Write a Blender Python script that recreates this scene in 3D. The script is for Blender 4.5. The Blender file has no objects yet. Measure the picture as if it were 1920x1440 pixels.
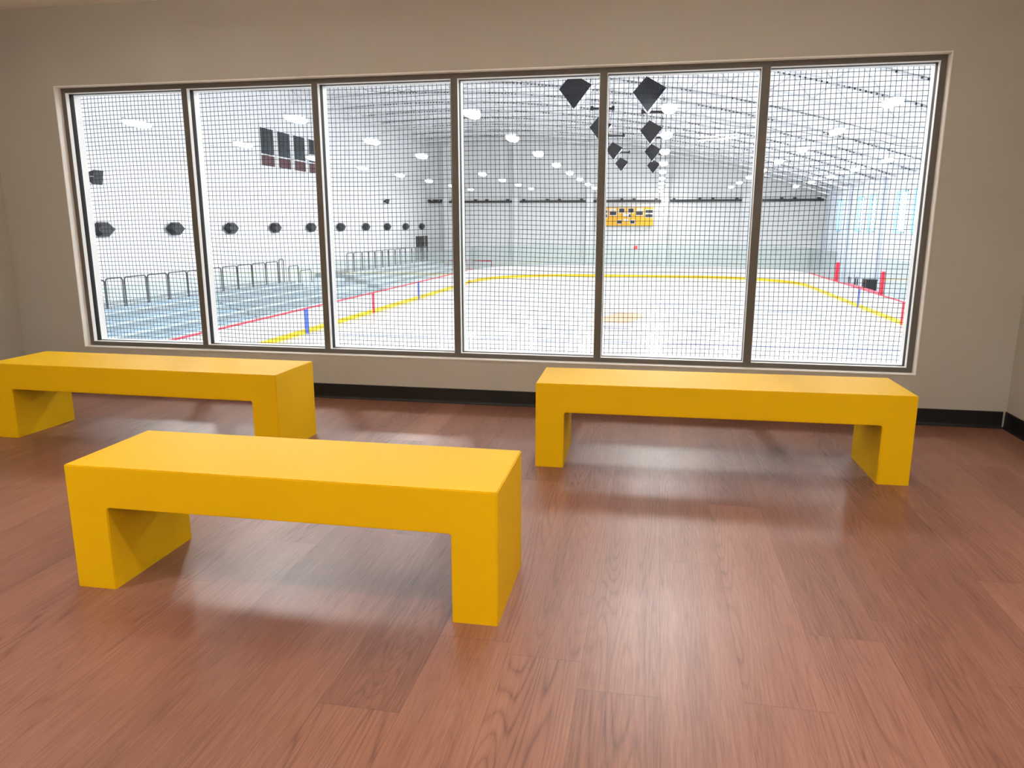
import bpy, bmesh, math, random
from mathutils import Vector, Matrix
random.seed(7)
C = bpy.context.scene.collection
PI = math.pi

# ------------------------------------------------------------------ materials
def mat(name, col, rough=0.5, spec=0.5, metal=0.0, emit=None, strength=0.0, noise=0.0, nscale=40.0, bump=0.0, bscale=300.0):
    m = bpy.data.materials.new(name); m.use_nodes = True
    nt = m.node_tree; b = nt.nodes['Principled BSDF']
    b.inputs['Base Color'].default_value = (*col, 1)
    b.inputs['Roughness'].default_value = rough
    b.inputs['Specular IOR Level'].default_value = spec
    b.inputs['Metallic'].default_value = metal
    if emit:
        b.inputs['Emission Color'].default_value = (*emit, 1)
        b.inputs['Emission Strength'].default_value = strength
    if noise or bump:
        tc = nt.nodes.new('ShaderNodeTexCoord')
    if noise:
        n = nt.nodes.new('ShaderNodeTexNoise'); n.inputs['Scale'].default_value = nscale; n.inputs['Detail'].default_value = 4
        r = nt.nodes.new('ShaderNodeValToRGB')
        r.color_ramp.elements[0].position = 0.3; r.color_ramp.elements[1].position = 0.7
        r.color_ramp.elements[0].color = (*[c * (1 - noise) for c in col], 1)
        r.color_ramp.elements[1].color = (*[min(1, c * (1 + noise)) for c in col], 1)
        nt.links.new(tc.outputs['Object'], n.inputs['Vector']); nt.links.new(n.outputs['Fac'], r.inputs['Fac'])
        nt.links.new(r.outputs['Color'], b.inputs['Base Color'])
    if bump:
        n2 = nt.nodes.new('ShaderNodeTexNoise'); n2.inputs['Scale'].default_value = bscale; n2.inputs['Detail'].default_value = 2
        bp = nt.nodes.new('ShaderNodeBump'); bp.inputs['Strength'].default_value = bump; bp.inputs['Distance'].default_value = 0.002
        nt.links.new(tc.outputs['Object'], n2.inputs['Vector']); nt.links.new(n2.outputs['Fac'], bp.inputs['Height'])
        nt.links.new(bp.outputs['Normal'], b.inputs['Normal'])
    return m

def glass_mat(name, tint, base=0.04, rough=0.0):
    # thin clear sheet: passes light straight, mirrors more towards grazing angles (Schlick)
    m = bpy.data.materials.new(name); m.use_nodes = True
    nt = m.node_tree; nt.nodes.clear()
    out = nt.nodes.new('ShaderNodeOutputMaterial'); mx = nt.nodes.new('ShaderNodeMixShader')
    tr = nt.nodes.new('ShaderNodeBsdfTransparent'); tr.inputs['Color'].default_value = (*tint, 1)
    gl = nt.nodes.new('ShaderNodeBsdfGlossy'); gl.inputs['Roughness'].default_value = rough
    lw = nt.nodes.new('ShaderNodeLayerWeight'); lw.inputs['Blend'].default_value = 0.5
    p = nt.nodes.new('ShaderNodeMath'); p.operation = 'POWER'; p.inputs[1].default_value = 5
    a = nt.nodes.new('ShaderNodeMath'); a.operation = 'MULTIPLY_ADD'; a.inputs[1].default_value = 1 - base; a.inputs[2].default_value = base
    nt.links.new(lw.outputs['Facing'], p.inputs[0]); nt.links.new(p.outputs[0], a.inputs[0]); nt.links.new(a.outputs[0], mx.inputs['Fac'])
    nt.links.new(tr.outputs[0], mx.inputs[1]); nt.links.new(gl.outputs[0], mx.inputs[2]); nt.links.new(mx.outputs[0], out.inputs['Surface'])
    return m

def wood_floor():
    m = bpy.data.materials.new('reddish_wood_planks'); m.use_nodes = True
    nt = m.node_tree; b = nt.nodes['Principled BSDF']; L = nt.links.new
    def N(t, **k):
        n = nt.nodes.new(t)
        for a, v in k.items(): setattr(n, a, v)
        return n
    def MA(op, a, c=None, d=None):
        n = N('ShaderNodeMath', operation=op)
        for i, v in enumerate((a, c, d)):
            if v is None: continue
            if isinstance(v, (int, float)): n.inputs[i].default_value = v
            else: L(v, n.inputs[i])
        return n.outputs[0]
    W, LEN = 0.228, 1.5
    tc = N('ShaderNodeTexCoord'); sp = N('ShaderNodeSeparateXYZ'); L(tc.outputs['Object'], sp.inputs[0])
    x, y = sp.outputs['X'], sp.outputs['Y']
    u = MA('DIVIDE', MA('SUBTRACT', x, 0.06), W)
    iu = MA('FLOOR', u); fu = MA('SUBTRACT', u, iu)
    wn = N('ShaderNodeTexWhiteNoise', noise_dimensions='1D'); L(iu, wn.inputs['W'])
    v = MA('ADD', MA('DIVIDE', y, LEN), wn.outputs['Value'])
    iv = MA('FLOOR', v); fv = MA('SUBTRACT', v, iv)
    cid = N('ShaderNodeCombineXYZ'); L(iu, cid.inputs[0]); L(iv, cid.inputs[1])
    wr = N('ShaderNodeTexWhiteNoise', noise_dimensions='3D'); L(cid.outputs[0], wr.inputs['Vector'])
    rnd = wr.outputs['Value']
    sc = N('ShaderNodeSeparateColor'); L(wr.outputs['Color'], sc.inputs[0])
    # grain coordinates: stretched along the plank, shifted per plank
    cg = N('ShaderNodeCombineXYZ')
    L(MA('ADD', x, MA('MULTIPLY', sc.outputs[0], 37.0)), cg.inputs[0])
    L(MA('ADD', MA('MULTIPLY', y, 0.055), MA('MULTIPLY', sc.outputs[1], 53.0)), cg.inputs[1])
    L(MA('MULTIPLY', sc.outputs[2], 11.0), cg.inputs[2])
    n1 = N('ShaderNodeTexNoise'); n1.inputs['Scale'].default_value = 7.5; n1.inputs['Detail'].default_value = 1.2; n1.inputs['Roughness'].default_value = 0.4
    L(cg.outputs[0], n1.inputs['Vector'])
    # cathedral rings: contour lines of the stretched noise
    ring = MA('FRACT', MA('MULTIPLY', n1.outputs['Fac'], 36.0))
    ring = MA('ABSOLUTE', MA('SUBTRACT', MA('MULTIPLY', ring, 2.0), 1.0))
    ring = MA('POWER', ring, 3.0)
    cg2 = N('ShaderNodeCombineXYZ')
    L(MA('ADD', x, MA('MULTIPLY', rnd, 19.0)), cg2.inputs[0]); L(MA('MULTIPLY', y, 0.035), cg2.inputs[1]); L(MA('MULTIPLY', rnd, 7.0), cg2.inputs[2])
    n2 = N('ShaderNodeTexNoise'); n2.inputs['Scale'].default_value = 230.0; n2.inputs['Detail'].default_value = 3.0; L(cg2.outputs[0], n2.inputs['Vector'])
    n3 = N('ShaderNodeTexNoise'); n3.inputs['Scale'].default_value = 14.0; n3.inputs['Detail'].default_value = 3.0; L(cg2.outputs[0], n3.inputs['Vector'])
    # ring strength varies from plank region to region
    n4 = N('ShaderNodeTexNoise'); n4.inputs['Scale'].default_value = 3.0; L(cg.outputs[0], n4.inputs['Vector'])
    rs = N('ShaderNodeMapRange'); L(n4.outputs['Fac'], rs.inputs[0]); rs.inputs[1].default_value = 0.42; rs.inputs[2].default_value = 0.68; rs.inputs[3].default_value = 0.1; rs.inputs[4].default_value = 1.0
    ringv = MA('MULTIPLY', ring, rs.outputs[0])
    t = MA('ADD', MA('MULTIPLY', n3.outputs['Fac'], 0.45), MA('MULTIPLY', n2.outputs['Fac'], 0.66))
    t = MA('SUBTRACT', t, MA('MULTIPLY', ringv, 0.34))
    t = MA('ADD', t, MA('MULTIPLY', MA('SUBTRACT', rnd, 0.5), 0.21))
    cr = N('ShaderNodeValToRGB'); L(t, cr.inputs['Fac'])
    e = cr.color_ramp.elements
    e[0].position = 0.05; e[0].color = (0.075, 0.026, 0.015, 1)
    e[1].position = 0.85; e[1].color = (0.32, 0.145, 0.095, 1)
    k = e.new(0.45); k.color = (0.205, 0.081, 0.050, 1)
    # seams
    su = MA('LESS_THAN', MA('MINIMUM', fu, MA('SUBTRACT', 1.0, fu)), 0.0045)
    sv = MA('LESS_THAN', MA('MINIMUM', fv, MA('SUBTRACT', 1.0, fv)), 0.0009)
    seam = MA('MAXIMUM', su, sv)
    mx = N('ShaderNodeMix', data_type='RGBA'); L(MA('MULTIPLY', seam, 0.45), mx.inputs[0])
    L(cr.outputs['Color'], mx.inputs[6]); mx.inputs[7].default_value = (0.07, 0.028, 0.018, 1)
    L(mx.outputs[2], b.inputs['Base Color'])
    rr = N('ShaderNodeMapRange'); L(t, rr.inputs[0]); rr.inputs[3].default_value = 0.45; rr.inputs[4].default_value = 0.38
    L(rr.outputs[0], b.inputs['Roughness'])
    b.inputs['Specular IOR Level'].default_value = 0.5
    b.inputs['Coat Weight'].default_value = 0.12; b.inputs['Coat Roughness'].default_value = 0.33; b.inputs['Coat IOR'].default_value = 1.5
    bp = N('ShaderNodeBump'); bp.inputs['Strength'].default_value = 0.22; bp.inputs['Distance'].default_value = 0.001
    h = MA('SUBTRACT', MA('SUBTRACT', MA('MULTIPLY', n2.outputs['Fac'], 0.6), MA('MULTIPLY', ringv, 0.35)), MA('MULTIPLY', seam, 0.9))
    L(h, bp.inputs['Height']); L(bp.outputs['Normal'], b.inputs['Normal'])
    return m

K = {}
K['wall'] = mat('greige_wall_paint', (0.485, 0.462, 0.405), 0.65, 0.3, noise=0.02, nscale=3, bump=0.12, bscale=350)
K['ceil'] = mat('white_ceiling_paint', (0.90, 0.88, 0.85), 0.8, 0.2, bump=0.1)
K['floor'] = wood_floor()
K['base'] = mat('black_rubber', (0.006, 0.006, 0.006), 0.45, 0.4)
K['trim'] = mat('white_trim_paint', (0.93, 0.90, 0.85), 0.5, 0.4)
K['frame'] = mat('grey_anodised_metal', (0.11, 0.10, 0.086), 0.5, 0.5, noise=0.03, nscale=6)
K['stop'] = mat('white_glazing_stop', (0.90, 0.90, 0.90), 0.4, 0.4)
K['spacer'] = mat('black_gasket', (0.004, 0.004, 0.005), 0.6, 0.2)
K['glass'] = glass_mat('clear_window_glass', (0.985, 0.99, 0.99), 0.015)
K['shield'] = glass_mat('rink_shield_glass', (0.95, 0.992, 0.982), 0.045)
K['yellow'] = mat('yellow_lacquer', (0.80, 0.472, 0.002), 0.55, 0.12, noise=0.02, nscale=2.5, bump=0.05, bscale=220)
K['net'] = mat('black_cord', (0.012, 0.013, 0.015), 0.8, 0.2)
K['ice'] = mat('white_ice', (0.57, 0.583, 0.60), 0.22, 0.4, noise=0.012, nscale=0.6)
K['awhite'] = mat('white_painted_block', (0.62, 0.625, 0.64), 0.8, 0.2, noise=0.015, nscale=1.2)
K['agrey'] = mat('pale_grey_panel', (0.60, 0.607, 0.61), 0.7, 0.2, noise=0.02, nscale=0.5)
K['arght'] = mat('pale_blue_grey_panel', (0.53, 0.57, 0.63), 0.7, 0.2, noise=0.02, nscale=0.5)
K['roof'] = mat('white_steel_deck', (0.66, 0.66, 0.67), 0.6, 0.3, noise=0.03, nscale=0.4)
K['joist'] = mat('white_painted_steel', (0.60, 0.61, 0.63), 0.5, 0.3, noise=0.03, nscale=0.8)
K['concrete'] = mat('grey_concrete', (0.33, 0.35, 0.37), 0.8, 0.2, noise=0.08, nscale=1.5)
K['step'] = mat('grey_blue_bleacher', (0.27, 0.31, 0.36), 0.6, 0.3, noise=0.08, nscale=1.2)
K['steptop'] = mat('pale_bleacher_tread', (0.47, 0.51, 0.55), 0.5, 0.4, noise=0.1, nscale=1.5)
K['seatreflect'] = mat('seat_blue_reflection', (0.30, 0.38, 0.48), 0.5, 0.4, noise=0.15, nscale=3)  # blue daylight mirrored in the shield glass, put into the seat colour
K['board'] = mat('white_dasher_plastic', (0.52, 0.52, 0.53), 0.35, 0.4)
K['kick'] = mat('yellow_kickplate', (0.66, 0.46, 0.008), 0.4, 0.4)
K['red'] = mat('red_plastic', (0.62, 0.02, 0.06), 0.4, 0.4)
K['blue'] = mat('blue_plastic', (0.03, 0.10, 0.50), 0.4, 0.4)
K['capgrey'] = mat('grey_cap_plastic', (0.35, 0.37, 0.40), 0.5, 0.4)
K['black'] = mat('black_powder_coat', (0.012, 0.014, 0.018), 0.45, 0.4)
K['railsteel'] = mat('dark_rail_steel', (0.05, 0.055, 0.065), 0.4, 0.5)
K['spk'] = mat('black_speaker_grille', (0.014, 0.017, 0.022), 0.6, 0.2)
K['spkside'] = mat('pale_speaker_side', (0.42, 0.45, 0.52), 0.5, 0.3)
K['lens'] = mat('glowing_lamp_lens', (1, 1, 1), 0.4, 0.3, emit=(1.0, 0.985, 0.96), strength=185.0)
K['lens2'] = mat('glowing_pendant_lens', (1, 1, 1), 0.4, 0.3, emit=(1.0, .94, .86), strength=60.0)
K['score'] = mat('amber_scoreboard', (0.60, 0.30, 0.006), 0.45, 0.4)
K['darkglass'] = mat('dark_window_glass', (0.03, 0.04, 0.05), 0.08, 0.5, noise=0.5, nscale=1.0)
K['maroon'] = mat('dark_maroon_blind', (0.07, 0.025, 0.035), 0.5, 0.3, noise=0.2, nscale=2)
K['teal'] = mat('pale_teal_frame', (0.25, 0.52, 0.66), 0.4, 0.4)
K['palegrey'] = mat('pale_grey_metal', (0.62, 0.63, 0.66), 0.5, 0.4)
K['m_blue'] = mat('faded_blue_ice_paint', (0.20, 0.23, 0.42), 0.3, 0.3)
K['m_grey'] = mat('faded_grey_ice_paint', (0.22, 0.24, 0.29), 0.3, 0.3)
K['m_red'] = mat('faded_red_ice_paint', (0.50, 0.30, 0.32), 0.3, 0.3)
K['m_orange'] = mat('faded_orange_ice_paint', (0.46, 0.29, 0.18), 0.3, 0.3)
K['signred'] = mat('red_sign', (0.8, 0.03, 0.04), 0.4, 0.3, emit=(1, 0.05, 0.06), strength=0.6)
K['netwhite'] = mat('white_goal_net', (0.75, 0.76, 0.78), 0.7, 0.2)

# ------------------------------------------------------------------ mesh helpers
class M:
    def __init__(s): s.v = []; s.f = []
    def add(s, vs, fs):
        o = len(s.v); s.v += [tuple(p) for p in vs]; s.f += [tuple(i + o for i in f) for f in fs]; return s
    def box(s, x0, x1, y0, y1, z0, z1):
        return s.add([(x0,y0,z0),(x1,y0,z0),(x1,y1,z0),(x0,y1,z0),(x0,y0,z1),(x1,y0,z1),(x1,y1,z1),(x0,y1,z1)],
                     [(3,2,1,0),(4,5,6,7),(0,1,5,4),(1,2,6,5),(2,3,7,6),(3,0,4,7)])
    def prism(s, pts, d):
        # pts: planar 3D polygon, d: extrusion vector
        n = len(pts); d = Vector(d)
        vs = [Vector(p) for p in pts] + [Vector(p) + d for p in pts]
        fs = [tuple(range(n))[::-1], tuple(range(n, 2 * n))] + [(i, (i + 1) % n, n + (i + 1) % n, n + i) for i in range(n)]
        return s.add(vs, fs)
    def tube(s, path, r, n=6, cap=True):
        P = [Vector(p) for p in path]; vs = []; fs = []
        for i, p in enumerate(P):
            t = (P[min(i + 1, len(P) - 1)] - P[max(i - 1, 0)]).normalized()
            a = Vector((0, 0, 1)) if abs(t.z) < 0.9 else Vector((1, 0, 0))
            e1 = t.cross(a).normalized(); e2 = t.cross(e1)
            for k in range(n):
                q = 2 * PI * k / n; vs.append(p + r * (math.cos(q) * e1 + math.sin(q) * e2))
        for i in range(len(P) - 1):
            for k in range(n):
                a = i * n + k; b = i * n + (k + 1) % n; fs.append((a, b, b + n, a + n))
        if cap: fs += [tuple(range(n))[::-1], tuple(range(len(vs) - n, len(vs)))]
        return s.add(vs, fs)
    def loft(s, rings, cap=True):
        n = len(rings[0]); vs = [p for r in rings for p in r]; fs = []
        for i in range(len(rings) - 1):
            for k in range(n):
                a = i * n + k; b = i * n + (k + 1) % n; fs.append((a, b, b + n, a + n))
        if cap: fs += [tuple(range(n))[::-1], tuple(range(len(vs) - n, len(vs)))]
        return s.add(vs, fs)
    def build(s, name, material, parent=None, smooth=False, bevel=0.0):
        me = bpy.data.meshes.new(name)
        off = parent_world(parent)
        me.from_pydata([tuple(Vector(p) - off) for p in s.v], [], s.f); me.validate()
        bm = bmesh.new(); bm.from_mesh(me)
        bmesh.ops.recalc_face_normals(bm, faces=bm.faces[:])
        if bevel: bmesh.ops.bevel(bm, geom=bm.edges[:], offset=bevel, segments=2, affect='EDGES', clamp_overlap=True)
        bm.to_mesh(me); bm.free()
        if smooth:
            for p in me.polygons: p.use_smooth = True
        me.materials.append(material)
        o = bpy.data.objects.new(name, me); C.objects.link(o)
        if parent: o.parent = parent
        return o

def parent_world(p):
    v = Vector((0, 0, 0))
    while p: v += p.location; p = p.parent
    return v
def tag(o, label=None, cat=None, group=None, kind=None):
    if label: o['label'] = label
    if cat: o['category'] = cat
    if group: o['group'] = group
    if kind: o['kind'] = kind
    return o
def thing(name, loc, label, cat, group=None):
    o = bpy.data.objects.new(name, None); C.objects.link(o); o.location = loc; o.empty_display_size = 0.1
    return tag(o, label, cat, group)
def dup(root, loc, label, group=None):
    r = root.copy(); C.objects.link(r); r.location = loc; r['label'] = label
    if group: r['group'] = group
    for ch in list(root.children):
        c = ch.copy(); C.objects.link(c); c.parent = r
        for g in list(ch.children):
            d = g.copy(); C.objects.link(d); d.parent = c
    return r
def struct(name, m, material, label=None, cat=None, parent=None, **k):
    o = m.build(name, material, parent, **k)
    if parent is None: tag(o, label, cat, kind='structure')
    return o

# ------------------------------------------------------------------ viewing room
XL, XR = -5.01, 2.24            # side walls
YB = -6.6                       # wall behind the viewer
ZC = 2.826
WX0, WX1, WZ0, WZ1 = -4.447, 1.681, 0.3255, 2.2833   # window opening

struct('floor', M().box(XL - .1, XR + .1, YB - .1, 0.14, -0.12, 0), K['floor'], 'reddish brown wood plank floor of the viewing room', 'floor')
struct('ceiling', M().box(XL - .1, XR + .1, YB - .1, 0.14, ZC, ZC + .1), K['ceil'], 'white ceiling of the viewing room', 'ceiling')
w = M()
w.box(XL - .1, WX0, 0, .14, 0, ZC); w.box(WX1, XR + .1, 0, .14, 0, ZC); w.box(WX0, WX1, 0, .14, 0, WZ0); w.box(WX0, WX1, 0, .14, WZ1, ZC)
struct('wall_front', w, K['wall'], 'greige painted wall around the long window', 'wall')
struct('wall_left', M().box(XL - .1, XL, YB, 0, 0, ZC), K['wall'], 'greige side wall at the left corner', 'wall')
struct('wall_right', M().box(XR, XR + .1, YB, 0, 0, ZC), K['wall'], 'greige side wall at the right corner', 'wall')
struct('wall_back', M().box(XL - .1, XR + .1, YB - .1, YB, 0, ZC), K['ceil'], 'white wall behind the viewer', 'wall')
BP = [(0, 0), (-.016, 0), (-.0155, .004), (-.010, .010), (-.0075, .02), (-.0065, .106), (-.004, .110), (0, .110)]
struct('baseboard_front', M().prism([(XL + .02, y, z) for y, z in BP], (XR - XL - .04, 0, 0)), K['base'], 'black rubber baseboard under the window', 'baseboard')
struct('baseboard_right', M().prism([(XR + y, YB, z) for y, z in BP], (0, -YB - .0, 0)), K['base'], 'black rubber baseboard on the right wall', 'baseboard')
struct('baseboard_left', M().prism([(XL - y, YB, z) for y, z in BP], (0, -YB - .0, 0)), K['base'], 'black rubber baseboard on the left wall', 'baseboard')

def ring(m, x0, x1, z0, z1, t, y0, y1):
    m.box(x0, x1, y0, y1, z0, z0 + t); m.box(x0, x1, y0, y1, z1 - t, z1)
    m.box(x0, x0 + t, y0, y1, z0 + t, z1 - t); m.box(x1 - t, x1, y0, y1, z0 + t, z1 - t); return m
tr = M(); ring(tr, WX0, WX1, WZ0, WZ1, .006, -.004, .06)
struct('trim_1', tr, K['trim'], 'white painted return lining the window opening', 'window trim')

win = thing('window_1', (-1.38, .06, WZ0), 'long six-pane window in grey metal frame looking onto the ice rink', 'window'); win['kind'] = 'structure'
FX0, FX1, FZ0, FZ1 = -4.410, 1.640, 0.362, 2.245       # clear opening inside the outer frame
F0, F1 = .06, .205
fr = M()
fr.box(WX0, WX1, F0, F1, WZ0, FZ0); fr.box(WX0, WX1, F0, F1, FZ1, WZ1)
fr.box(WX0, FX0, F0, F1, FZ0, FZ1); fr.box(FX1, WX1, F0, F1, FZ0, FZ1)
fr.build('frame', K['frame'], win)
mull = [(-3.440, -3.398), (-2.424, -2.381), (-1.412, -1.367), (-.402, -.355), (.611, .661)]
for a, b in mull: M().box(a, b, F0, F1, FZ0, FZ1).build('mullion', K['frame'], win)
edges = [FX0] + [v for p in mull for v in p] + [FX1]
for i in range(0, 12, 2):
    a, b = edges[i], edges[i + 1]
    pn = M().box(a + .002, b - .002, .108, .114, FZ0 + .002, FZ1 - .002).build('glass_pane', K['glass'], win)
    s = M(); ring(s, a - .001, b + .001, FZ0 - .001, FZ1 + .001, .0048, .096, .142); s.build('gasket', K['spacer'], pn)
    for d0, d1 in ((.0625, .097), (.141, .209)):
        s = M(); ring(s, a - .001, b + .001, FZ0 - .001, FZ1 + .001, .004, d0, d1); s.build('glazing_stop', K['stop'], pn)

# ------------------------------------------------------------------ yellow benches
def make_bench(cx, cy, th, L, label, W=.456, H=.457, t=.152, ts=.152):
    root = thing('bench', (cx, cy, 0), label, 'bench', 'yellow block benches')
    root.rotation_euler.z = th
    a = L / 2; b = a - t; zi = H - ts; r = .010
    prof = [(-a, 0), (-b, 0)]
    prof += [(-b + r - r * math.cos(q), zi - r + r * math.sin(q)) for q in [PI / 2 * k / 4 for k in range(5)]]
    prof += [(b - r + r * math.sin(q), zi - r + r * math.cos(q)) for q in [PI / 2 * k / 4 for k in range(5)]]
    prof += [(b, 0), (a, 0), (a, H), (-a, H)]
    bm = bmesh.new()
    vs = [bm.verts.new((x, -W / 2, z)) for x, z in prof]; f = bm.faces.new(vs)
    ex = bmesh.ops.extrude_face_region(bm, geom=[f])
    bmesh.ops.translate(bm, verts=[g for g in ex['geom'] if isinstance(g, bmesh.types.BMVert)], vec=(0, W, 0))
    bmesh.ops.recalc_face_normals(bm, faces=bm.faces[:])
    sharp = [e for e in bm.edges if len(e.link_faces) == 2 and e.calc_face_angle() > 0.6 and not (abs(e.verts[0].co.z) < 1e-5 and abs(e.verts[1].co.z) < 1e-5)]
    bmesh.ops.bevel(bm, geom=sharp, offset=.0035, segments=2, affect='EDGES', clamp_overlap=True)
    for part, planes in (('seat', [((0, 0, zi), (0, 0, -1))]), ('leg', [((0, 0, zi), (0, 0, 1)), ((0, 0, 0), (1, 0, 0))]), ('leg', [((0, 0, zi), (0, 0, 1)), ((0, 0, 0), (-1, 0, 0))])):
        c = bm.copy()
        for co, no in planes:
            bmesh.ops.bisect_plane(c, geom=c.verts[:] + c.edges[:] + c.faces[:], plane_co=co, plane_no=no, clear_outer=True)
        me = bpy.data.meshes.new(part); c.to_mesh(me); c.free(); me.materials.append(K['yellow'])
        o = bpy.data.objects.new(part, me); C.objects.link(o); o.parent = root
    bm.free(); return root
make_bench(-1.2275, -2.744, .0085, 1.541, 'shortest yellow block bench, standing by itself in the foreground', W=.4535, ts=.150)
make_bench(.340, -1.070, .0235, 1.882, 'long yellow block bench below the right half of the window', W=.461, H=.4585, ts=.155)
make_bench(-2.990, -1.161, -.008, 1.897, 'long yellow block bench below the left end of the window', W=.4545, H=.459, t=.156, ts=.155)

# ------------------------------------------------------------------ arena shell
AX0, AX1, AY0, AY1, ICE = -21.9, 14.45, .145, 66.0, -3.2
def roof_z(x): return 9.52 - .0057 * (x + 15.7) ** 2
aw = M()
aw.box(AX0, WX0, AY0, .205, ICE, 10); aw.box(WX1, AX1, AY0, .205, ICE, 10); aw.box(WX0, WX1, AY0, .205, ICE, WZ0); aw.box(WX0, WX1, AY0, .205, WZ1, 10)
struct('arena_wall_front', aw, K['awhite'], 'rink side of the window wall', 'wall')
struct('arena_wall_left', M().box(AX0 - .3, AX0, AY0, AY1, ICE, 10), K['awhite'], 'tall white side wall of the rink hall on the left', 'wall')
struct('arena_wall_back', M().box(AX0 - .3, AX1 + .3, AY1, AY1 + .3, ICE, 10), K['agrey'], 'pale grey end wall of the rink hall', 'wall')
# right wall with slit windows
slits = [(60.9, 59.35), (54.75, 53.0), (51.6, 49.85), (45.6, 43.4), (42.3, 40.6), (36.6, 34.6), (33.0, 31.0), (27.5, 25.5), (24, 22), (18.6, 16.6), (15, 13)]
SZ0, SZ1 = .85, 3.38
rw = M(); rw.box(AX1, AX1 + .3, AY0, AY1, ICE, SZ0); rw.box(AX1, AX1 + .3, AY0, AY1, SZ1, 7)
ys = sorted([v for s in slits for v in s]); prev = AY0
for i in range(0, len(ys), 2):
    rw.box(AX1, AX1 + .3, prev, ys[i], SZ0, SZ1); prev = ys[i + 1]
rw.box(AX1, AX1 + .3, prev, AY1, SZ0, SZ1)
struct('arena_wall_right', rw, K['arght'], 'pale blue grey side wall of the rink hall with slit windows', 'wall')
for i, (b, a) in enumerate(slits[:5]):
    wn = thing('window_%d' % (i + 2), (AX1, (a + b) / 2, SZ0), 'tall narrow daylight window in the right wall of the rink hall', 'window'); wn['kind'] = 'structure'
    f = M()
    f.box(AX1 - .02, AX1 + .1, a, a + .12, SZ0, SZ1); f.box(AX1 - .02, AX1 + .1, b - .12, b, SZ0, SZ1)
    f.box(AX1 - .02, AX1 + .1, a, b, SZ0, SZ0 + .1); f.box(AX1 - .02, AX1 + .1, a, b, SZ1 - .1, SZ1)
    f.build('window_frame', K['teal'], wn)
    M().box(AX1 + .04, AX1 + .055, a + .12, b - .12, SZ0 + .1, SZ1 - .1).build('glass_pane', K['glass'], wn)
# pilasters
for x0, x1 in ((-20.35, -19.75), (-13.50, -12.87), (-6.50, -5.90), (.35, 1.0), (7.42, 8.16)):
    struct('pilaster', M().box(x0, x1, AY1 - .35, AY1, ICE, roof_z(x1)), K['awhite'], 'white pilaster on the end wall of the rink hall', 'pilaster')
for y in (62.6, 56.6, 48.0, 38.8):
    struct('pilaster', M().box(AX1 - .3, AX1, y - .3, y + .3, ICE, roof_z(AX1)), K['arght'], 'pale pilaster on the right wall of the rink hall', 'pilaster')
# roof deck (curved) and floor
xs = [AX0 - .3 + (AX1 + .6 - AX0) * k / 36 for k in range(37)]
dk = M(); dk.loft([[(x, AY0, roof_z(x) + .02), (x, AY1 + .3, roof_z(x) + .02), (x, AY1 + .3, roof_z(x) + .14), (x, AY0, roof_z(x) + .14)] for x in xs])
struct('arena_ceiling', dk, K['roof'], 'curved white steel deck roof over the rink', 'ceiling')
struct('arena_floor', M().box(AX0, AX1, AY0, AY1, ICE - .4, ICE - .03), K['concrete'], 'grey concrete floor around the rink', 'floor')

# open web joists
JY = [65.3 - 3.8 * k for k in range(13)]
for jy in JY:
    n = 46; X = [AX0 + (AX1 - AX0) * k / n for k in range(n + 1)]
    j = M()
    def strip(dz0, dz1, hy):
        j.loft([[(x, jy - hy, roof_z(x) + dz0), (x, jy + hy, roof_z(x) + dz0), (x, jy + hy, roof_z(x) + dz1), (x, jy - hy, roof_z(x) + dz1)] for x in X])
    strip(-.09, 0, .07); strip(-.80, -.71, .07)
    for k in range(n):
        za, zb = (-.05, -.75) if k % 2 == 0 else (-.75, -.05)
        j.tube([(X[k], jy, roof_z(X[k]) + za), (X[k + 1], jy, roof_z(X[k + 1]) + zb)], .028, 4)
    o = struct('roof_joist', j, K['joist'], 'white open web steel joist under the rink roof', 'roof joist')
    o['group'] = 'white roof joists over the rink'
    cl = M(); x = AX0 + .5; on = True
    while x < AX1 - .3:
        if random.random() < (.10 if on else .22): on = not on
        if on: cl.box(x - .032, x + .032, jy - .10, jy - .071, roof_z(x) - .075, roof_z(x) - .005)
        x += .205
    c = cl.build('deck_flute_shade', K['black'], o); c['kind'] = 'stuff'  # dark boxes stand in for the shaded gaps of the deck flutes

# ------------------------------------------------------------------ ice and dasher boards
RX, RY, HW, HL, RC = -1.593, 31.75, 12.88, 30.75, 8.5
def arc(cx, cy, a0, a1, n=18): return [(cx + RC * math.cos(a0 + (a1 - a0) * k / n), cy + RC * math.sin(a0 + (a1 - a0) * k / n)) for k in range(n + 1)]
def normals(P):
    out = []
    for i in range(len(P)):
        a = Vector(P[max(i - 1, 0)]); b = Vector(P[min(i + 1, len(P) - 1)]); t = (b - a).normalized(); out.append(Vector((t.y, -t.x)))
    return out
def sweep(m, P, o0, o1, z0, z1):
    N = normals(P)
    m.loft([[(p[0] + n.x * o0, p[1] + n.y * o0, z0), (p[0] + n.x * o1, p[1] + n.y * o1, z0), (p[0] + n.x * o1, p[1] + n.y * o1, z1), (p[0] + n.x * o0, p[1] + n.y * o0, z1)] for p, n in zip(P, N)])
x0, x1, y0, y1 = RX - HW, RX + HW, RY - HL, RY + HL
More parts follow.
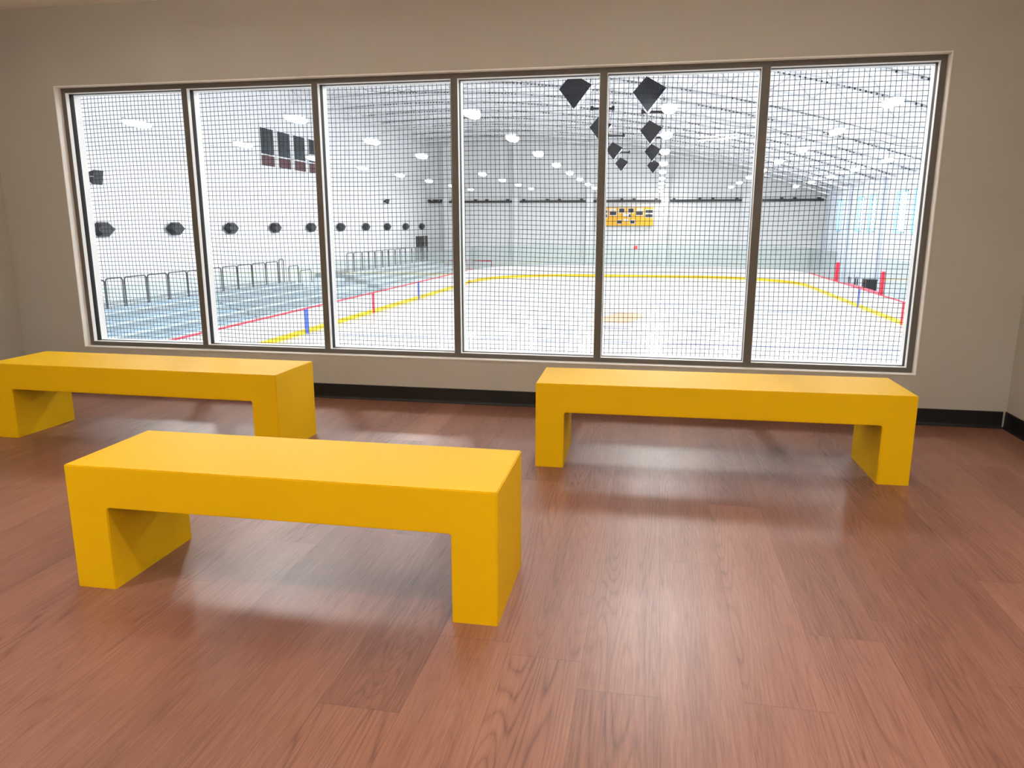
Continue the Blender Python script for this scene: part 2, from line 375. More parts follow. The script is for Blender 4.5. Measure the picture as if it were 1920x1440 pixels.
# counter clockwise runs (outward normal to the right of travel)
G0, G1 = 52.0, 53.15      # open gate in the left boards
right = [(x1, y0 + RC), (x1, y1 - RC)]
arc_rf = arc(x1 - RC, y1 - RC, 0, PI / 2); far = [(x1 - RC, y1), (x0 + RC, y1)]; arc_lf = arc(x0 + RC, y1 - RC, PI / 2, PI)
left_a = [(x0, y1 - RC), (x0, G1)]; left_b = [(x0, G0), (x0, y0 + RC)]
arc_ln = arc(x0 + RC, y0 + RC, PI, 1.5 * PI); near = [(x0 + RC, y0), (x1 - RC, y0)]; arc_rn = arc(x1 - RC, y0 + RC, 1.5 * PI, 2 * PI)
runs = [right, arc_rf, far, arc_lf, left_a, left_b, arc_ln, near, arc_rn]
outline = right + arc_rf[1:] + far[1:] + arc_lf[1:] + [(x0, y0 + RC)] + arc_ln[1:] + near[1:] + arc_rn[1:-1]
ice = struct('ice_surface', M().prism([(x, y, ICE - .03) for x, y in outline], (0, 0, .03)), K['ice'], 'white sheet of ice filling the rink', 'ice')
BT, GT = -2.18, -.335
db = thing('dasher_boards', (RX, RY, ICE), 'white rink boards with yellow kickplate and clear shields around the ice', 'rink boards')
for P in runs:
    bw = M(); kk = M(); cr = M()
    sweep(bw, P, 0, .10, ICE, BT); sweep(kk, P, -.012, 0, ICE, ICE + .205); sweep(cr, P, -.025, .125, BT, BT + .035)
    bw.build('board_panel', K['board'], db); tag(kk.build('kickplate', K['kick'], db), 'yellow kickplate')
    red = len(P) == 2 and P not in (far, near)
    tag(cr.build('cap_rail', K['red'] if red else K['capgrey'], db), 'red cap rail' if red else 'grey cap rail')
for P in (arc_rf, far, arc_lf, left_a, left_b, arc_ln, near, arc_rn, [(x1, y0 + RC), (x1, 35.75)], [(x1, 45.65), (x1, y1 - RC)]):
    g = M(); sweep(g, P, .045, .057, BT + .035, GT); g.build('glass_shield', K['shield'], db)
for yy, c, nm in ((RY, 'red', 'red painted line'), (RY + 7.7, 'blue', 'blue painted line'), (RY - 7.7, 'blue', 'blue painted line')):
    for s in (-1, 1):
        xx = RX + s * HW; hw = .15
        tag(M().box(min(xx, xx - s * .02), max(xx, xx - s * .02), yy - hw, yy + hw, ICE, BT).build('painted_line', K[c], db), nm)
for yy in (35.6, 45.5):
    tag(M().box(x1 - .02, x1 + .18, yy - .12, yy + .12, BT + .035, -.98).build('shield_post', K['red'], db, bevel=.03), 'red padded post')
# counter shelf of the players box
tag(M().box(x1 + .125, x1 + .42, 36.2, 44.0, BT - .02, BT + .04).build('shelf', K['red'], db), 'red shelf')
# gate left standing open
gt = thing('rink_gate', (x0 + .05, G1 - .05, ICE), 'white board gate swung open in the left boards near the far corner', 'gate')
M().box(x0 - 1.05, x0 + .05, G1 - .10, G1 - .01, ICE + .02, BT).build('gate_panel', K['palegrey'], gt)
tag(M().box(x0 - 1.03, x0 + .04, G1 - .115, G1 - .10, ICE + .02, ICE + .22).build('kickplate', K['kick'], gt), 'yellow kickplate')

def disc(m, cx, cy, r, z, n=40, r0=0.0, a0=0, a1=2 * PI):
    if r0 == 0: m.prism([(cx + r * math.cos(2 * PI * k / n), cy + r * math.sin(2 * PI * k / n), z) for k in range(n)], (0, 0, .003))
    else:
        for k in range(n):
            a, b = a0 + (a1 - a0) * k / n, a0 + (a1 - a0) * (k + 1) / n
            m.prism([(cx + r0 * math.cos(a), cy + r0 * math.sin(a), z), (cx + r * math.cos(a), cy + r * math.sin(a), z), (cx + r * math.cos(b), cy + r * math.sin(b), z), (cx + r0 * math.cos(b), cy + r0 * math.sin(b), z)], (0, 0, .003))
for s in (-1, 1): tag(M().box(x0 + .02, x1 - .02, RY + s * 7.75 - .15, RY + s * 7.75 + .15, ICE, ICE + .003).build('blue_line', K['m_blue'], ice), 'faded blue line')
tag(M().box(x0 + .02, x1 - .02, 58.4, 58.46, ICE, ICE + .003).build('goal_line', K['m_red'], ice), 'faded red goal line')
cc = M(); disc(cc, RX, RY, 4.60, ICE, 60, 4.52); tag(cc.build('center_circle', K['m_blue'], ice), 'faded blue circle')
tx = M()
for a0 in (.75 * PI, -.30 * PI):
    for k in range(9):
        a = a0 + k * .075 * PI; disc(tx, RX, RY, 5.55 + .1 * (k % 2), ICE, 3, 5.05, a, a + .035 * PI)
tag(tx.build('ring_marking', K['m_grey'], ice), 'faded grey marks around the circle')
def strokes(m, pts, w):
    for (ax, ay), (bx, by) in zip(pts, pts[1:]):
        d = Vector((bx - ax, by - ay)).normalized(); n = Vector((-d.y, d.x)) * w / 2
        m.prism([(ax + n.x, ay + n.y, ICE + .0005), (bx + n.x, by + n.y, ICE + .0005), (bx - n.x, by - n.y, ICE + .0005), (ax - n.x, ay - n.y, ICE + .0005)], (0, 0, .003))
lg = M(); strokes(lg, [(-4.0, 31.6), (-3.0, 33.4), (-1.9, 34.6), (-.9, 33.8), (.3, 33.0), (1.2, 31.9), (.2, 30.4), (-1.6, 29.8), (-3.4, 30.6), (-4.0, 31.6)], .16)
strokes(lg, [(-2.6, 33.2), (.2, 32.9)], .14); strokes(lg, [(-1.2, 31.4), (.6, 31.7)], .14)
tag(lg.build('ice_emblem', K['m_grey'], ice), 'faded grey outline emblem')
lo = M(); lo.prism([(-3.0, 30.3, ICE + .001), (-1.2, 30.0, ICE + .001), (-.4, 32.2, ICE + .001), (-.6, 34.0, ICE + .001), (-1.9, 34.2, ICE + .001), (-2.4, 32.4, ICE + .001)], (0, 0, .0035))
tag(lo.build('ice_emblem', K['m_orange'], ice), 'faded orange shape')
bl = M(); bl.prism([(-2.2, 28.4, ICE + .001), (-1.0, 28.3, ICE + .001), (-1.0, 27.7, ICE + .001), (-2.2, 27.8, ICE + .001)], (0, 0, .003)); bl.build('ice_marking', K['m_grey'], ice)
bl = M(); bl.prism([(5.4, 36.0, ICE), (6.6, 36.8, ICE), (8.9, 36.3, ICE), (7.3, 35.6, ICE)], (0, 0, .003)); tag(bl.build('ice_marking', K['m_grey'], ice), 'grey blue patch')
for px in (5.0, -8.2):
    d = M(); disc(d, px, 25.9, .32, ICE, 24); tag(d.build('faceoff_dot', K['m_red'], ice), 'faded red dot')

# ------------------------------------------------------------------ netting behind the glass
NY = .80
def wob(x, z):
    return (.006 * math.sin(1.7 * x + 2.3 * z) + .004 * math.sin(5.1 * z - 1.3 * x), .03 * math.sin(.9 * x + .7) + .015 * math.sin(2.2 * z + x), .006 * math.sin(2.1 * x - 1.4 * z) + .004 * math.sin(4.3 * x + 1.1 * z))
def npt(x, z):
    d = wob(x, z); return (x + d[0], NY + d[1], z + d[2])
PIT = .0354; NX0, NX1, NZ0, NZ1 = -7.0, 3.6, -.32, 3.3
nm = M(); nx = int((NX1 - NX0) / PIT); nz = int((NZ1 - NZ0) / PIT)
for i in range(nx + 1):
    x = NX0 + i * PIT; nm.tube([npt(x, NZ0 + (nz * PIT) * k / 14) for k in range(15)], .0022, 3, False)
for i in range(nz + 1):
    z = NZ0 + i * PIT; nm.tube([npt(NX0 + (nx * PIT) * k / 36, z) for k in range(37)], .0022, 3, False)
net = tag(nm.build('safety_netting', K['net']), 'black square mesh netting hanging behind the whole window', 'netting')
rp = M()
for z in (NZ0, NZ0 + nz * PIT): rp.tube([npt(NX0 + (nx * PIT) * k / 36, z) for k in range(37)], .008, 6)
rp.build('border_rope', K['net'], net)

# ------------------------------------------------------------------ wall lights, wall speakers
ORD = ['first', 'second', 'third', 'fourth', 'fifth', 'sixth', 'seventh', 'eighth', 'ninth', 'tenth', 'eleventh']
def ring_hex(x, cy, cz, hw, tw, hh):
    return [(x, cy - hw, cz), (x, cy - tw, cz + hh), (x, cy + tw, cz + hh), (x, cy + hw, cz), (x, cy + tw, cz - hh), (x, cy - tw, cz - hh)]
proto = None
for i in range(10):
    y = 21.55 + 4.655 * i; z = 1.13 + .012 * i
    lb = '%s black wall light counted from the left along the white wall' % ORD[i] if i else 'first black wall light on the white wall, cut off by the window edge'
    if proto is None:
        proto = thing('wall_light', (AX0, y, z), lb, 'wall light', 'black wall lights in a row on the white wall')
        m = M(); m.loft([ring_hex(AX0 + .03, y, z, .55, .25, .20), ring_hex(AX0 + .14, y, z, .74, .32, .285), ring_hex(AX0 + .30, y, z, .45, .22, .18)]); m.build('shade', K['black'], proto)
        M().box(AX0, AX0 + .05, y - .14, y + .14, z - .12, z + .12).build('wall_plate', K['black'], proto)
    else: dup(proto, (AX0, y, z), lb)
def wall_speaker(y, z, s, label):
    t = thing('wall_speaker', (AX0, y, z), label, 'speaker')
    m = M(); m.loft([[(AX0 + .1, y - .2 * s, z - .1 * s), (AX0 + .1, y + .2 * s, z - .1 * s), (AX0 + .1, y + .2 * s, z + .2 * s), (AX0 + .1, y - .2 * s, z + .2 * s)],
                     [(AX0 + .6 * s, y - .35 * s, z - .38 * s), (AX0 + .6 * s, y + .35 * s, z - .38 * s), (AX0 + .75 * s, y + .35 * s, z + .34 * s), (AX0 + .75 * s, y - .35 * s, z + .34 * s)]])
    m.build('cabinet', K['black'], t); M().box(AX0, AX0 + .12, y - .08, y + .08, z - .08, z + .08).build('bracket', K['black'], t)
    tag(M().box(AX0 + .5 * s, AX0 + .7 * s, y - .37 * s, y - .35 * s, z, z + .05 * s).build('badge', K['palegrey'], t), 'pale badge')
wall_speaker(21.15, 3.12, .75, 'black wall speaker high above the first wall light')
wall_speaker(53.9, 3.22, .55, 'small black wall speaker high above the eighth wall light')

# dark office windows high in the left wall
ow = [(34.6, 36.12), (36.57, 38.1), (38.55, 40.05), (40.5, 42.0)]
OL = ['dark inside window nearest to the viewer, high on the white wall', 'second dark inside window high on the white wall', 'third dark inside window high on the white wall', 'fourth dark inside window, partly behind a pendant light']
for i, (a, b) in enumerate(ow):
    t = thing('inside_window', (AX0, a, 4.6), OL[i], 'window', 'dark inside windows high on the white wall'); t['kind'] = 'structure'
    f = M()
    f.box(AX0, AX0 + .05, a - .06, a, 4.55, 6.70); f.box(AX0, AX0 + .05, b, b + .06, 4.55, 6.70); f.box(AX0, AX0 + .05, a, b, 4.55, 4.60); f.box(AX0, AX0 + .05, a, b, 6.64, 6.70)
    f.build('window_frame', K['awhite'], t)
    M().box(AX0, AX0 + .02, a, b, 5.25, 6.64).build('glass_pane', K['darkglass'], t)
    tag(M().box(AX0, AX0 + .02, a, b, 4.60, 5.25).build('glass_pane', K['maroon'], t), 'maroon tinted lower pane')
cd = M(); cd.tube([(AX0 + .08, 19, 5.16), (AX0 + .08, 30, 5.19), (AX0 + .08, 45, 5.20), (AX0 + .08, 65.5, 5.22)], .04, 8)
tag(cd.build('conduit', K['palegrey']), 'thin pale pipe running along the white wall below the inside windows', 'pipe')
# doors at the far end of the left wall
d = thing('door_1', (AX0, 63.6, -2.1), 'dark double door at the far end of the white wall', 'door'); d['kind'] = 'structure'
M().box(AX0, AX0 + .06, 61.9, 64.35, -2.1, .33).build('door_leaf', K['black'], d); M().box(AX0, AX0 + .06, 64.42, 65.4, -2.1, .33).build('door_leaf', K['black'], d)
M().box(AX0, AX0 + .08, 64.35, 64.42, -2.1, .33).build('door_frame', K['palegrey'], d)

# ------------------------------------------------------------------ bleachers and guard rails
def bleacher(ya, yb, label, seat):
    t = thing('bleacher', (-17.5, (ya + yb) / 2, ICE - .03), label, 'bleacher', 'tiered bleachers beside the left boards')
    for k in range(5):
        xa = -15.9 - k * .82; z = -2.95 + k * .275
        b = M().box(xa - .82, xa, ya, yb, ICE - .03, z).build('tier', K['step'], t)
        M().box(xa - .80, xa - .46, ya + .02, yb - .02, z, z + .09).build('seat_plank', seat, b)
        M().box(xa - .42, xa + .01, ya, yb, z, z + .012).build('tread', K['steptop'], b)
    M().box(-21.85, -20.0, ya, yb, ICE - .03, -1.78).build('platform', K['step'], t)
    return t
bleacher(9.0, 24.6, 'nearest bleacher, seat planks painted with the blue window reflection', K['seatreflect'])
bleacher(24.75, 33.4, 'middle grey bleacher beside the left boards', K['step'])
bleacher(40.6, 60.5, 'farthest grey bleacher running towards the dark double door', K['steptop'])
st = thing('stairway', (-18, 37, ICE - .03), 'grey stair flight between the middle and farthest bleachers', 'stairs')
for k in range(6): M().box(-21.85, -16.0 - .75 * k, 33.5, 40.5, ICE - .03 + .2 * k, ICE - .03 + .2 * (k + 1)).build('step', K['steptop'] if k % 2 else K['step'], st)

def hoop(m, ya, yb, z0, z1, x=-20.06, r=.028):
    q = min(.13, (yb - ya) / 2 - .01)
    pts = [(x, ya, z0), (x, ya, z1 - q)] + [(x, ya + q - q * math.cos(a), z1 - q + q * math.sin(a)) for a in (PI / 8, PI / 4, 3 * PI / 8, PI / 2)] + [(x, yb - q + q * math.sin(a), z1 - q + q * math.cos(a)) for a in (0, PI / 8, PI / 4, 3 * PI / 8)] + [(x, yb, z1 - q), (x, yb, z0)]
    m.tube(pts, r, 6)
def bars(m, ya, yb, z0, z1, x=-20.06, n=9):
    for k in range(1, n): m.tube([(x, ya + (yb - ya) * k / n, z0), (x, ya + (yb - ya) * k / n, z1)], .009, 4)
    m.tube([(x, ya, z0 + .1), (x, yb, z0 + .1)], .014, 4)
def railing(panels, label, z0=-1.765):
    t = thing('guard_railing', (-20.06, panels[0][0], z0), label, 'railing')
    for ya, yb, z1 in panels:
        m = M(); hoop(m, ya, yb, z0, z1)
        if yb - ya > .6:
            p = m.build('rail_panel', K['railsteel'], t); b = M(); bars(b, ya, yb, z0, z1 - .03); b.build('baluster', K['palegrey'], p)['kind'] = 'stuff'
        else: m.build('end_hoop', K['railsteel'], t)
    return t
zt = -.66
railing([(18.95, 19.22, zt - .03), (19.28, 20.2, zt)] + [(20.3 + 1.33 * k, 21.56 + 1.33 * k, zt + .004 * k) for k in range(3)] + [(24.28, 25.55, zt), (25.62, 26.87, zt + .02), (27.0, 28.23, zt + .03), (28.32, 29.59, zt + .04), (29.69, 30.97, zt + .05), (31.03, 32.28, zt + .05), (32.46, 32.94, zt + .16)],
        'dark steel guard railing of hooped panels behind the nearest bleachers')
railing([(33.5, 34.64, -.93), (34.83, 36.27, -1.25)], 'short lower guard railing beside the stair flight', -2.015)
railing([(41.6, 42.7, -.5), (42.8, 44.2, -.5), (44.3, 45.4, -.5), (45.5, 46.6, -.5), (46.75, 48.1, -.5), (48.25, 49.4, -.5), (49.5, 50.9, -.5), (51.1, 52.1, -.5), (52.2, 53.4, -.5), (53.5, 55.0, -.5), (55.2, 56.1, -.5), (56.2, 57.6, -.5), (57.7, 59.4, -.5)],
        'dark steel guard railing of hooped panels behind the farthest bleacher')

# ------------------------------------------------------------------ pendant lights
LX = [-15.6, -10.42, -5.16, .20, 5.67, 10.55]; LZ = 4.32
ROW = ['row nearest the white left wall', 'second row from the left wall', 'third row from the left wall', 'middle row right of the hanging speakers', 'fifth row from the left wall', 'row nearest the right wall']
CNT = [range(-2, 8), range(-2, 8), range(-2, 8), range(-2, 9), range(-2, 8), range(-2, 8)]
def pendant(x, y, label):
    t = thing('pendant_light', (x, y, LZ), label, 'pendant light', 'white pendant lights over the ice')
    n = 20
    def el(a, b, z): return [(x + b * math.cos(2 * PI * k / n), y + a * math.sin(2 * PI * k / n), z) for k in range(n)]
    m = M(); m.loft([el(.62, .20, LZ + .01), el(.66, .23, LZ + .03), el(.60, .19, LZ + .10), el(.25, .08, LZ + .14)]); m.build('housing', K['palegrey'], t, smooth=True)
    l = M(); l.loft([el(.62, .20, LZ + .01), el(.60, .19, LZ - .05), el(.48, .14, LZ - .09), el(.22, .06, LZ - .11)]); l.build('lens', K['lens'], t, smooth=True)
    for s in (-.4, .4): M().tube([(x, y + s, LZ + .09), (x, y + s, roof_z(x) - .05)], .008, 4).build('hanger', K['palegrey'], t)
    return t
p0 = None
FIRST = [0, 0, 0, 0, 0, 3]          # the first lamp of each row that shows through the window
for r, rows in enumerate(CNT):
    for i in rows:
        y = 15.95 + 5.98 * i
        if i >= FIRST[r]: lb = '%s visible pendant light in the %s' % (ORD[i - FIRST[r]], ROW[r])
        else: lb = 'pendant light close to the window, %s of the %s' % (['nearest', 'second', 'third', 'fourth', 'fifth'][i + 2], ROW[r])
        if i == rows[0]: p0 = pendant(LX[r], y, lb)
        else: dup(p0, (LX[r], y, LZ), lb)

# ------------------------------------------------------------------ hanging speakers
def hanging_speaker(x, y, z, label, bar):
    t = thing('hanging_speaker', (x, y, z), label, 'speaker', 'black diamond speakers hanging over the ice')
    kite = [(-.095, .445), (.445, .14), (-.035, -.47), (-.445, .045)]
    ya = y - .25
    m = M(); m.prism([(x + u, ya, z + v) for u, v in kite], (0, .03, 0)); m.build('grille', K['spk'], t)
    s = M(); s.loft([[(x + u, ya + .03, z + v) for u, v in kite], [(x + u, ya + .55, z + v) for u, v in kite]]); tag(s.build('cabinet', K['spkside'], t), 'pale grey cabinet')
    zb = z + .82
    if bar:
        b = M(); b.tube([(x - .38, y + .1, zb), (x + .46, y + .1, zb - .02)], .05, 8); b.box(x - .44, x - .33, y + .02, y + .18, zb - .07, zb + .09); b.box(x + .42, x + .53, y + .02, y + .18, zb - .08, zb + .07)
        b.build('spreader_bar', K['black'], t)
    for a, b in (((x - .38, y + .1, zb), (x - .28, y, z + .15)), ((x + .46, y + .1, zb), (x + .36, y, z + .16)), ((x - .38, y + .1, zb), (x - .38, y + .1, roof_z(x) + .02)), ((x + .46, y + .1, zb), (x + .46, y + .1, roof_z(x) + .02))):
        M().tube([a, b], .008, 4).build('cable', K['black'], t)
    return t
SPK = [(-2.32, 16.38, 4.86), (-2.42, 26.93, 5.16), (-2.45, 37.57, 5.29), (-2.55, 48.62, 5.44), (-0.34, 16.74, 4.78), (-0.38, 27.29, 5.03), (-0.38, 37.95, 5.2), (-0.39, 49.0, 5.3)]
SL = ['largest and nearest of the hanging speakers in the %s column', 'second hanging speaker from the window in the %s column', 'third hanging speaker from the window in the %s column', 'smallest and farthest hanging speaker in the %s column']
for i, (x, y, z) in enumerate(SPK):
    hanging_speaker(x, y, z, 'black diamond shaped ' + SL[i % 4] % ('left' if i < 4 else 'right'), True)

# ------------------------------------------------------------------ end wall equipment
YW = AY1 - .02
def heater(xa, xb, label):
    t = thing('heater_tube', ((xa + xb) / 2, YW - .3, 3.5), label, 'heater', 'black tubes along the end wall')
    M().box(xa, xb, YW - .42, YW - .18, 3.42, 3.62).build('tube', K['black'], t, bevel=.04)
    for f in (.06, .42, .60, .93): M().box(xa + (xb - xa) * f - .12, xa + (xb - xa) * f + .12, YW - .40, AY1 - .0015, 3.60, 3.76).build('bracket', K['black'], t)
HB = [(-21.75, -20.4), (-19.7, -13.55), (-12.82, -6.55), (-5.85, .30), (1.05, 7.37), (8.2, 14.3)]
HL_ = ['short black tube at the left corner of the end wall', 'black tube on the end wall left of the second pilaster', 'black tube on the end wall between second and third pilasters', 'black tube on the end wall right above the amber scoreboard', 'black tube on the end wall right of the scoreboard', 'black tube at the right corner of the end wall']
for (a, b), l in zip(HB, HL_): heater(a, b, l)

sb = thing('scoreboard', (-2.82, YW - .1, 1.3), 'amber scoreboard with black number windows on the end wall', 'scoreboard')
SX0, SX1, SZb, SZt = -5.28, -.36, 1.30, 2.98
M().box(SX0, SX1, YW - .38, YW - .12, SZb, SZt).build('cabinet', K['score'], sb)
tag(M().box(SX0 - .02, SX1 + .02, YW - .40, YW - .12, SZt - .05, SZt + .02).build('edge_trim', K['m_orange'], sb), 'orange edge trim')
def panel(cx, cz, w_, h_, white=False):
    u = SX0 + (SX1 - SX0) * cx; v = SZt - (SZt - SZb) * cz
    if white:
        M().box(u - w_ / 2, u + w_ / 2, YW - .392, YW - .375, v - h_ / 2, v + h_ / 2).build('caption_strip', K['board'], sb)
    else:
        r = M().box(u - w_ / 2 - .05, u + w_ / 2 + .05, YW - .392, YW - .375, v - h_ / 2 - .05, v + h_ / 2 + .05).build('digit_surround', K['board'], sb)
        M().box(u - w_ / 2, u + w_ / 2, YW - .40, YW - .385, v - h_ / 2, v + h_ / 2).build('digit_window', K['black'], r)
for s in (-1, 1):
    panel(.5 + s * .085, .19, .48, .36); panel(.5 + s * .245, .33, .60, .34); panel(.5 + s * .120, .80, .38, .28)
    for dz in (.24, .47): panel(.5 + s * .445, dz, .40, .27); panel(.5 + s * .375, dz, .18, .26)
panel(.565, .47, .16, .26); panel(.49, .43, .44, .26, True); panel(.5, .70, .42, .22, True); panel(.245, .12, .62, .16, True); panel(.755, .12, .62, .16, True)
sg = M().box(-2.02, -1.70, YW - .08, YW + .02, -.84, -.54).build('exit_sign', K['signred']); tag(sg, 'small red sign on the end wall below the scoreboard', 'sign')

def goal(x, y, label):
    t = thing('hockey_goal', (x, y, ICE - .03), label, 'goal', 'red goals stored behind the end boards')
    f = M(); f.tube([(x - .92, y, ICE - .03), (x - .92, y, -1.98), (x + .92, y, -1.98), (x + .92, y, ICE - .03)], .04, 6); f.tube([(x - .92, y, -1.98), (x - .75, y + .5, -2.05), (x + .75, y + .5, -2.05), (x + .92, y, -1.98)], .03, 6)
    f.build('goal_frame', K['red'], t)
    n = M()
    for k in range(13): n.tube([(x - .9 + .15 * k, y + .02, -2.0), (x - .9 + .15 * k, y + .7, ICE)], .008, 3)
    for k in range(8): n.tube([(x - .9, y + .05 + .09 * k, -2.05 - .155 * k), (x + .9, y + .05 + .09 * k, -2.05 - .155 * k)], .008, 3)
    n.build('goal_net', K['netwhite'], t)
goal(-18.6, 64.4, 'red framed hockey goal behind the end boards by the left corner'); goal(-16.2, 64.4, 'red framed hockey goal behind the end boards, right of the other goal')

# ------------------------------------------------------------------ players box on the right
def chair_frame(x, y, label):
    t = thing('stool', (x, y, ICE - .03), label, 'stool', 'dark tube framed stools in the players box')
    s = M(); zt_ = -1.93
    for dx in (-.22, .22):
        s.tube([(x + dx, y - .25, ICE - .03), (x + dx, y - .25, zt_), (x + dx, y + .25, zt_), (x + dx, y + .25, ICE - .03)], .025, 6)
    s.build('tube_frame', K['railsteel'], t); M().box(x - .22, x + .22, y - .22, y + .22, -2.5, -2.46).build('seat', K['red'], t)
chair_frame(12.5, 46.0, 'dark tube framed stool beside the far red post'); chair_frame(12.5, 44.4, 'dark tube framed stool nearer the black crate')
cb = thing('crate', (12.5, 42.2, ICE - .03), 'black upright crate between the two red posts', 'crate')
M().box(12.2, 12.8, 41.8, 42.6, ICE - .03, -1.82).build('body', K['black'], cb, bevel=.02); M().box(12.17, 12.83, 41.77, 42.63, -1.86, -1.80).build('lid', K['black'], cb)
pb = thing('players_bench', (13.4, 41, ICE - .03), 'long pale bench in the players box behind the right boards', 'bench')
M().box(13.1, 13.6, 36.5, 44.8, -2.80, -2.74).build('seat', K['palegrey'], pb)
for y in (37, 39.5, 42, 44.4): M().box(13.15, 13.55, y - .05, y + .05, ICE - .03, -2.80).build('leg', K['palegrey'], pb)

# slack cables below the joists
def cable(pts, label):
    P = [Vector(p) for p in pts]; path = []
    for a, b in zip(P, P[1:]):
        for k in range(8): path.append(a.lerp(b, k / 8) - Vector((0, 0, .12 * math.sin(PI * k / 8))))
    path.append(P[-1]); tag(M().tube(path, .012, 4).build('cable', K['railsteel']), label, 'cable')
cable([(2.59, 38.7, 6.86), (5.39, 36.5, 6.24), (6.71, 35.0, 5.8), (9.77, 32.5, 5.07), (11.16, 31.1, 4.66)], 'dark slack cable crossing under the roof at the upper right')
cable([(-15.96, 34.9, 8.65), (-15.24, 34.9, 8.36), (-14.04, 34.9, 8.40), (-13.29, 34.9, 8.39), (-12.18, 34.9, 8.17), (-10, 34.9, 8.4)], 'dark slack cable under the roof above the third window pane')

# ------------------------------------------------------------------ lights, sky, camera
wd = bpy.data.worlds.new('sky'); bpy.context.scene.world = wd; wd.use_nodes = True
bg = wd.node_tree.nodes['Background']; bg.inputs['Color'].default_value = (.62, .84, 1.0, 1); bg.inputs['Strength'].default_value = 9.0

def downlight(x, y, power, label):
    t = thing('downlight', (x, y, ZC), label, 'ceiling light', 'round ceiling downlights of the viewing room')
    n = 24; r0, r1, zb = .125, .14, ZC - .085
    m = M()
    for k in range(n):
        a, b = 2 * PI * k / n, 2 * PI * (k + 1) / n
        m.prism([(x + r0 * math.cos(a), y + r0 * math.sin(a), zb), (x + r1 * math.cos(a), y + r1 * math.sin(a), zb), (x + r1 * math.cos(b), y + r1 * math.sin(b), zb), (x + r0 * math.cos(b), y + r0 * math.sin(b), zb)], (0, 0, ZC - zb))
    m.build('can', K['black'], t)
    ld = bpy.data.lights.new('downlight_lamp', 'AREA'); ld.shape = 'DISK'; ld.size = .2; ld.energy = power; ld.color = WARM
    o = bpy.data.objects.new('lamp', ld); C.objects.link(o); o.parent = t; o.location = (0, 0, -.012)
WARM = (1.0, .95, .88)
downlight(.1, -4.05, 34, 'round ceiling downlight above the viewer')
downlight(1.75, -3.3, 30, 'added fill downlight by the right wall, out of view')  # unseen lamp added to brighten the bench sides facing right
downlight(-3.1, -4.05, 46, 'round ceiling downlight above the viewer on the left')
def fill_washer(x, power, label):  # fill lights added behind the camera to brighten faces turned from the window
    t = thing('fill_washer', (x, -5.75, ZC), label, 'ceiling light', 'added fill lights washing the back wall, out of view')
    M().prism([(x - .85, -5.70, ZC), (x - .85, -5.75, ZC - .06), (x - .85, -5.83, ZC)], (1.7, 0, 0)).build('housing', K['trim'], t)
    ld = bpy.data.lights.new('fill_washer_lamp', 'AREA'); ld.shape = 'RECTANGLE'; ld.size = 1.6; ld.size_y = .08; ld.energy = power; ld.color = WARM
    o = bpy.data.objects.new('lamp', ld); C.objects.link(o); o.parent = t; o.location = (0, -.05, -.045); o.rotation_euler = (math.radians(-52), 0, 0)
fill_washer(-3.9, 24, 'added fill washer, out of view, at the left of the back wall')
fill_washer(-1.4, 24, 'added fill washer, out of view, at the middle of the back wall')
fill_washer(1.1, 24, 'added fill washer, out of view, at the right of the back wall')
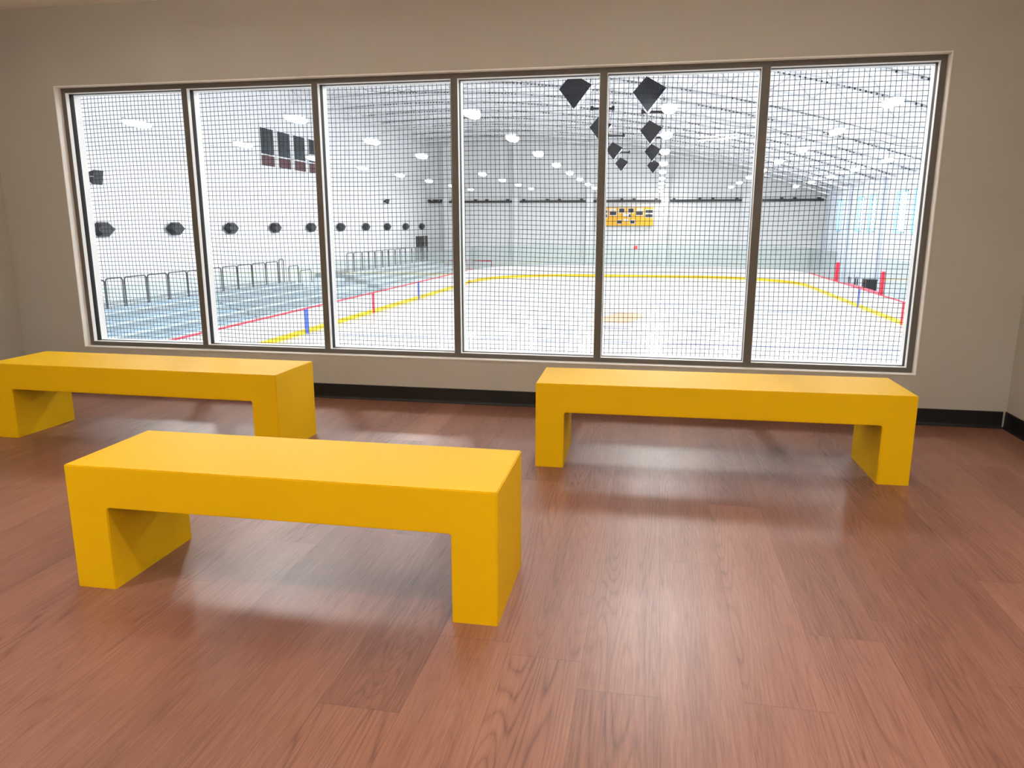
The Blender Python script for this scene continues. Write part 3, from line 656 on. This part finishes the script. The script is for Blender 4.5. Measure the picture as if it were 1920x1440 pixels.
def uplight(x, label):  # unseen uplights added to brighten the ceiling and soften the room light
    t = thing('fill_uplight', (x, -1.6, 2.63), label, 'ceiling light', 'added fill uplights over the benches, out of view')
    M().prism([(x - 1.1, -1.65, 2.66), (x - 1.1, -1.63, 2.63), (x - 1.1, -1.57, 2.63), (x - 1.1, -1.55, 2.66)], (2.2, 0, 0)).build('housing', K['trim'], t)
    for dx in (-.9, .9): M().tube([(x + dx, -1.6, 2.655), (x + dx, -1.6, ZC)], .004, 6).build('hanger', K['palegrey'], t)
    ld = bpy.data.lights.new('fill_uplight_lamp', 'AREA'); ld.shape = 'RECTANGLE'; ld.size = 2.1; ld.size_y = .07; ld.energy = P_UP; ld.color = WARM
    o = bpy.data.objects.new('lamp', ld); C.objects.link(o); o.parent = t; o.location = (0, 0, .034); o.rotation_euler = (PI, 0, 0)
P_UP = 20
uplight(-2.9, 'added fill uplight over the left benches, out of view')
uplight(.2, 'added fill uplight over the right bench, out of view')
# linear pendant at the back of the room, mirrored in the window
lp = thing('linear_pendant', (.825, -6.2, 2.5), 'slim linear pendant light at the back of the room', 'pendant light'); lp.rotation_euler.z = .577
def lbox(h, w_, z0, z1): return M().box(.825 - h, .825 + h, -6.2 - w_, -6.2 + w_, z0, z1)
lbox(.30, .03, 2.485, 2.50).build('lens', K['lens2'], lp); lbox(.31, .035, 2.50, 2.53).build('housing', K['trim'], lp); lbox(.30, .03, 2.53, 2.545).build('lens', K['lens2'], lp)
for dx in (-.22, .22): M().tube([(.825 + dx, -6.2, 2.545), (.825 + dx, -6.2, ZC)], .004, 6).build('hanger', K['palegrey'], lp)

cam = bpy.data.cameras.new('camera'); co = bpy.data.objects.new('camera', cam); C.objects.link(co)
f_, pit, yaw, rol, cx, cy, cz = 1388.358, -.2102717, -.1890652, .000331, 0, -5.0994928, 1.2693459
cam.sensor_fit = 'HORIZONTAL'; cam.sensor_width = 36; cam.lens = f_ / 1920 * 36; cam.clip_end = 300; cam.clip_start = .02
fw = Vector((math.sin(yaw) * math.cos(pit), math.cos(yaw) * math.cos(pit), math.sin(pit)))
rt = Vector((math.cos(yaw), -math.sin(yaw), 0)); up = rt.cross(fw)
r2 = math.cos(rol) * rt + math.sin(rol) * up; u2 = -math.sin(rol) * rt + math.cos(rol) * up
co.matrix_world = Matrix(((r2.x, u2.x, -fw.x, cx), (r2.y, u2.y, -fw.y, cy), (r2.z, u2.z, -fw.z, cz), (0, 0, 0, 1)))
S = bpy.context.scene; S.camera = co
S.view_settings.view_transform = 'Standard'; S.view_settings.look = 'None'; S.view_settings.exposure = 0.0; S.view_settings.gamma = 1.0
S.cycles.max_bounces = 12; S.cycles.diffuse_bounces = 6; S.cycles.glossy_bounces = 4; S.cycles.transparent_max_bounces = 24; S.cycles.transmission_bounces = 6
S.cycles.sample_clamp_indirect = 8
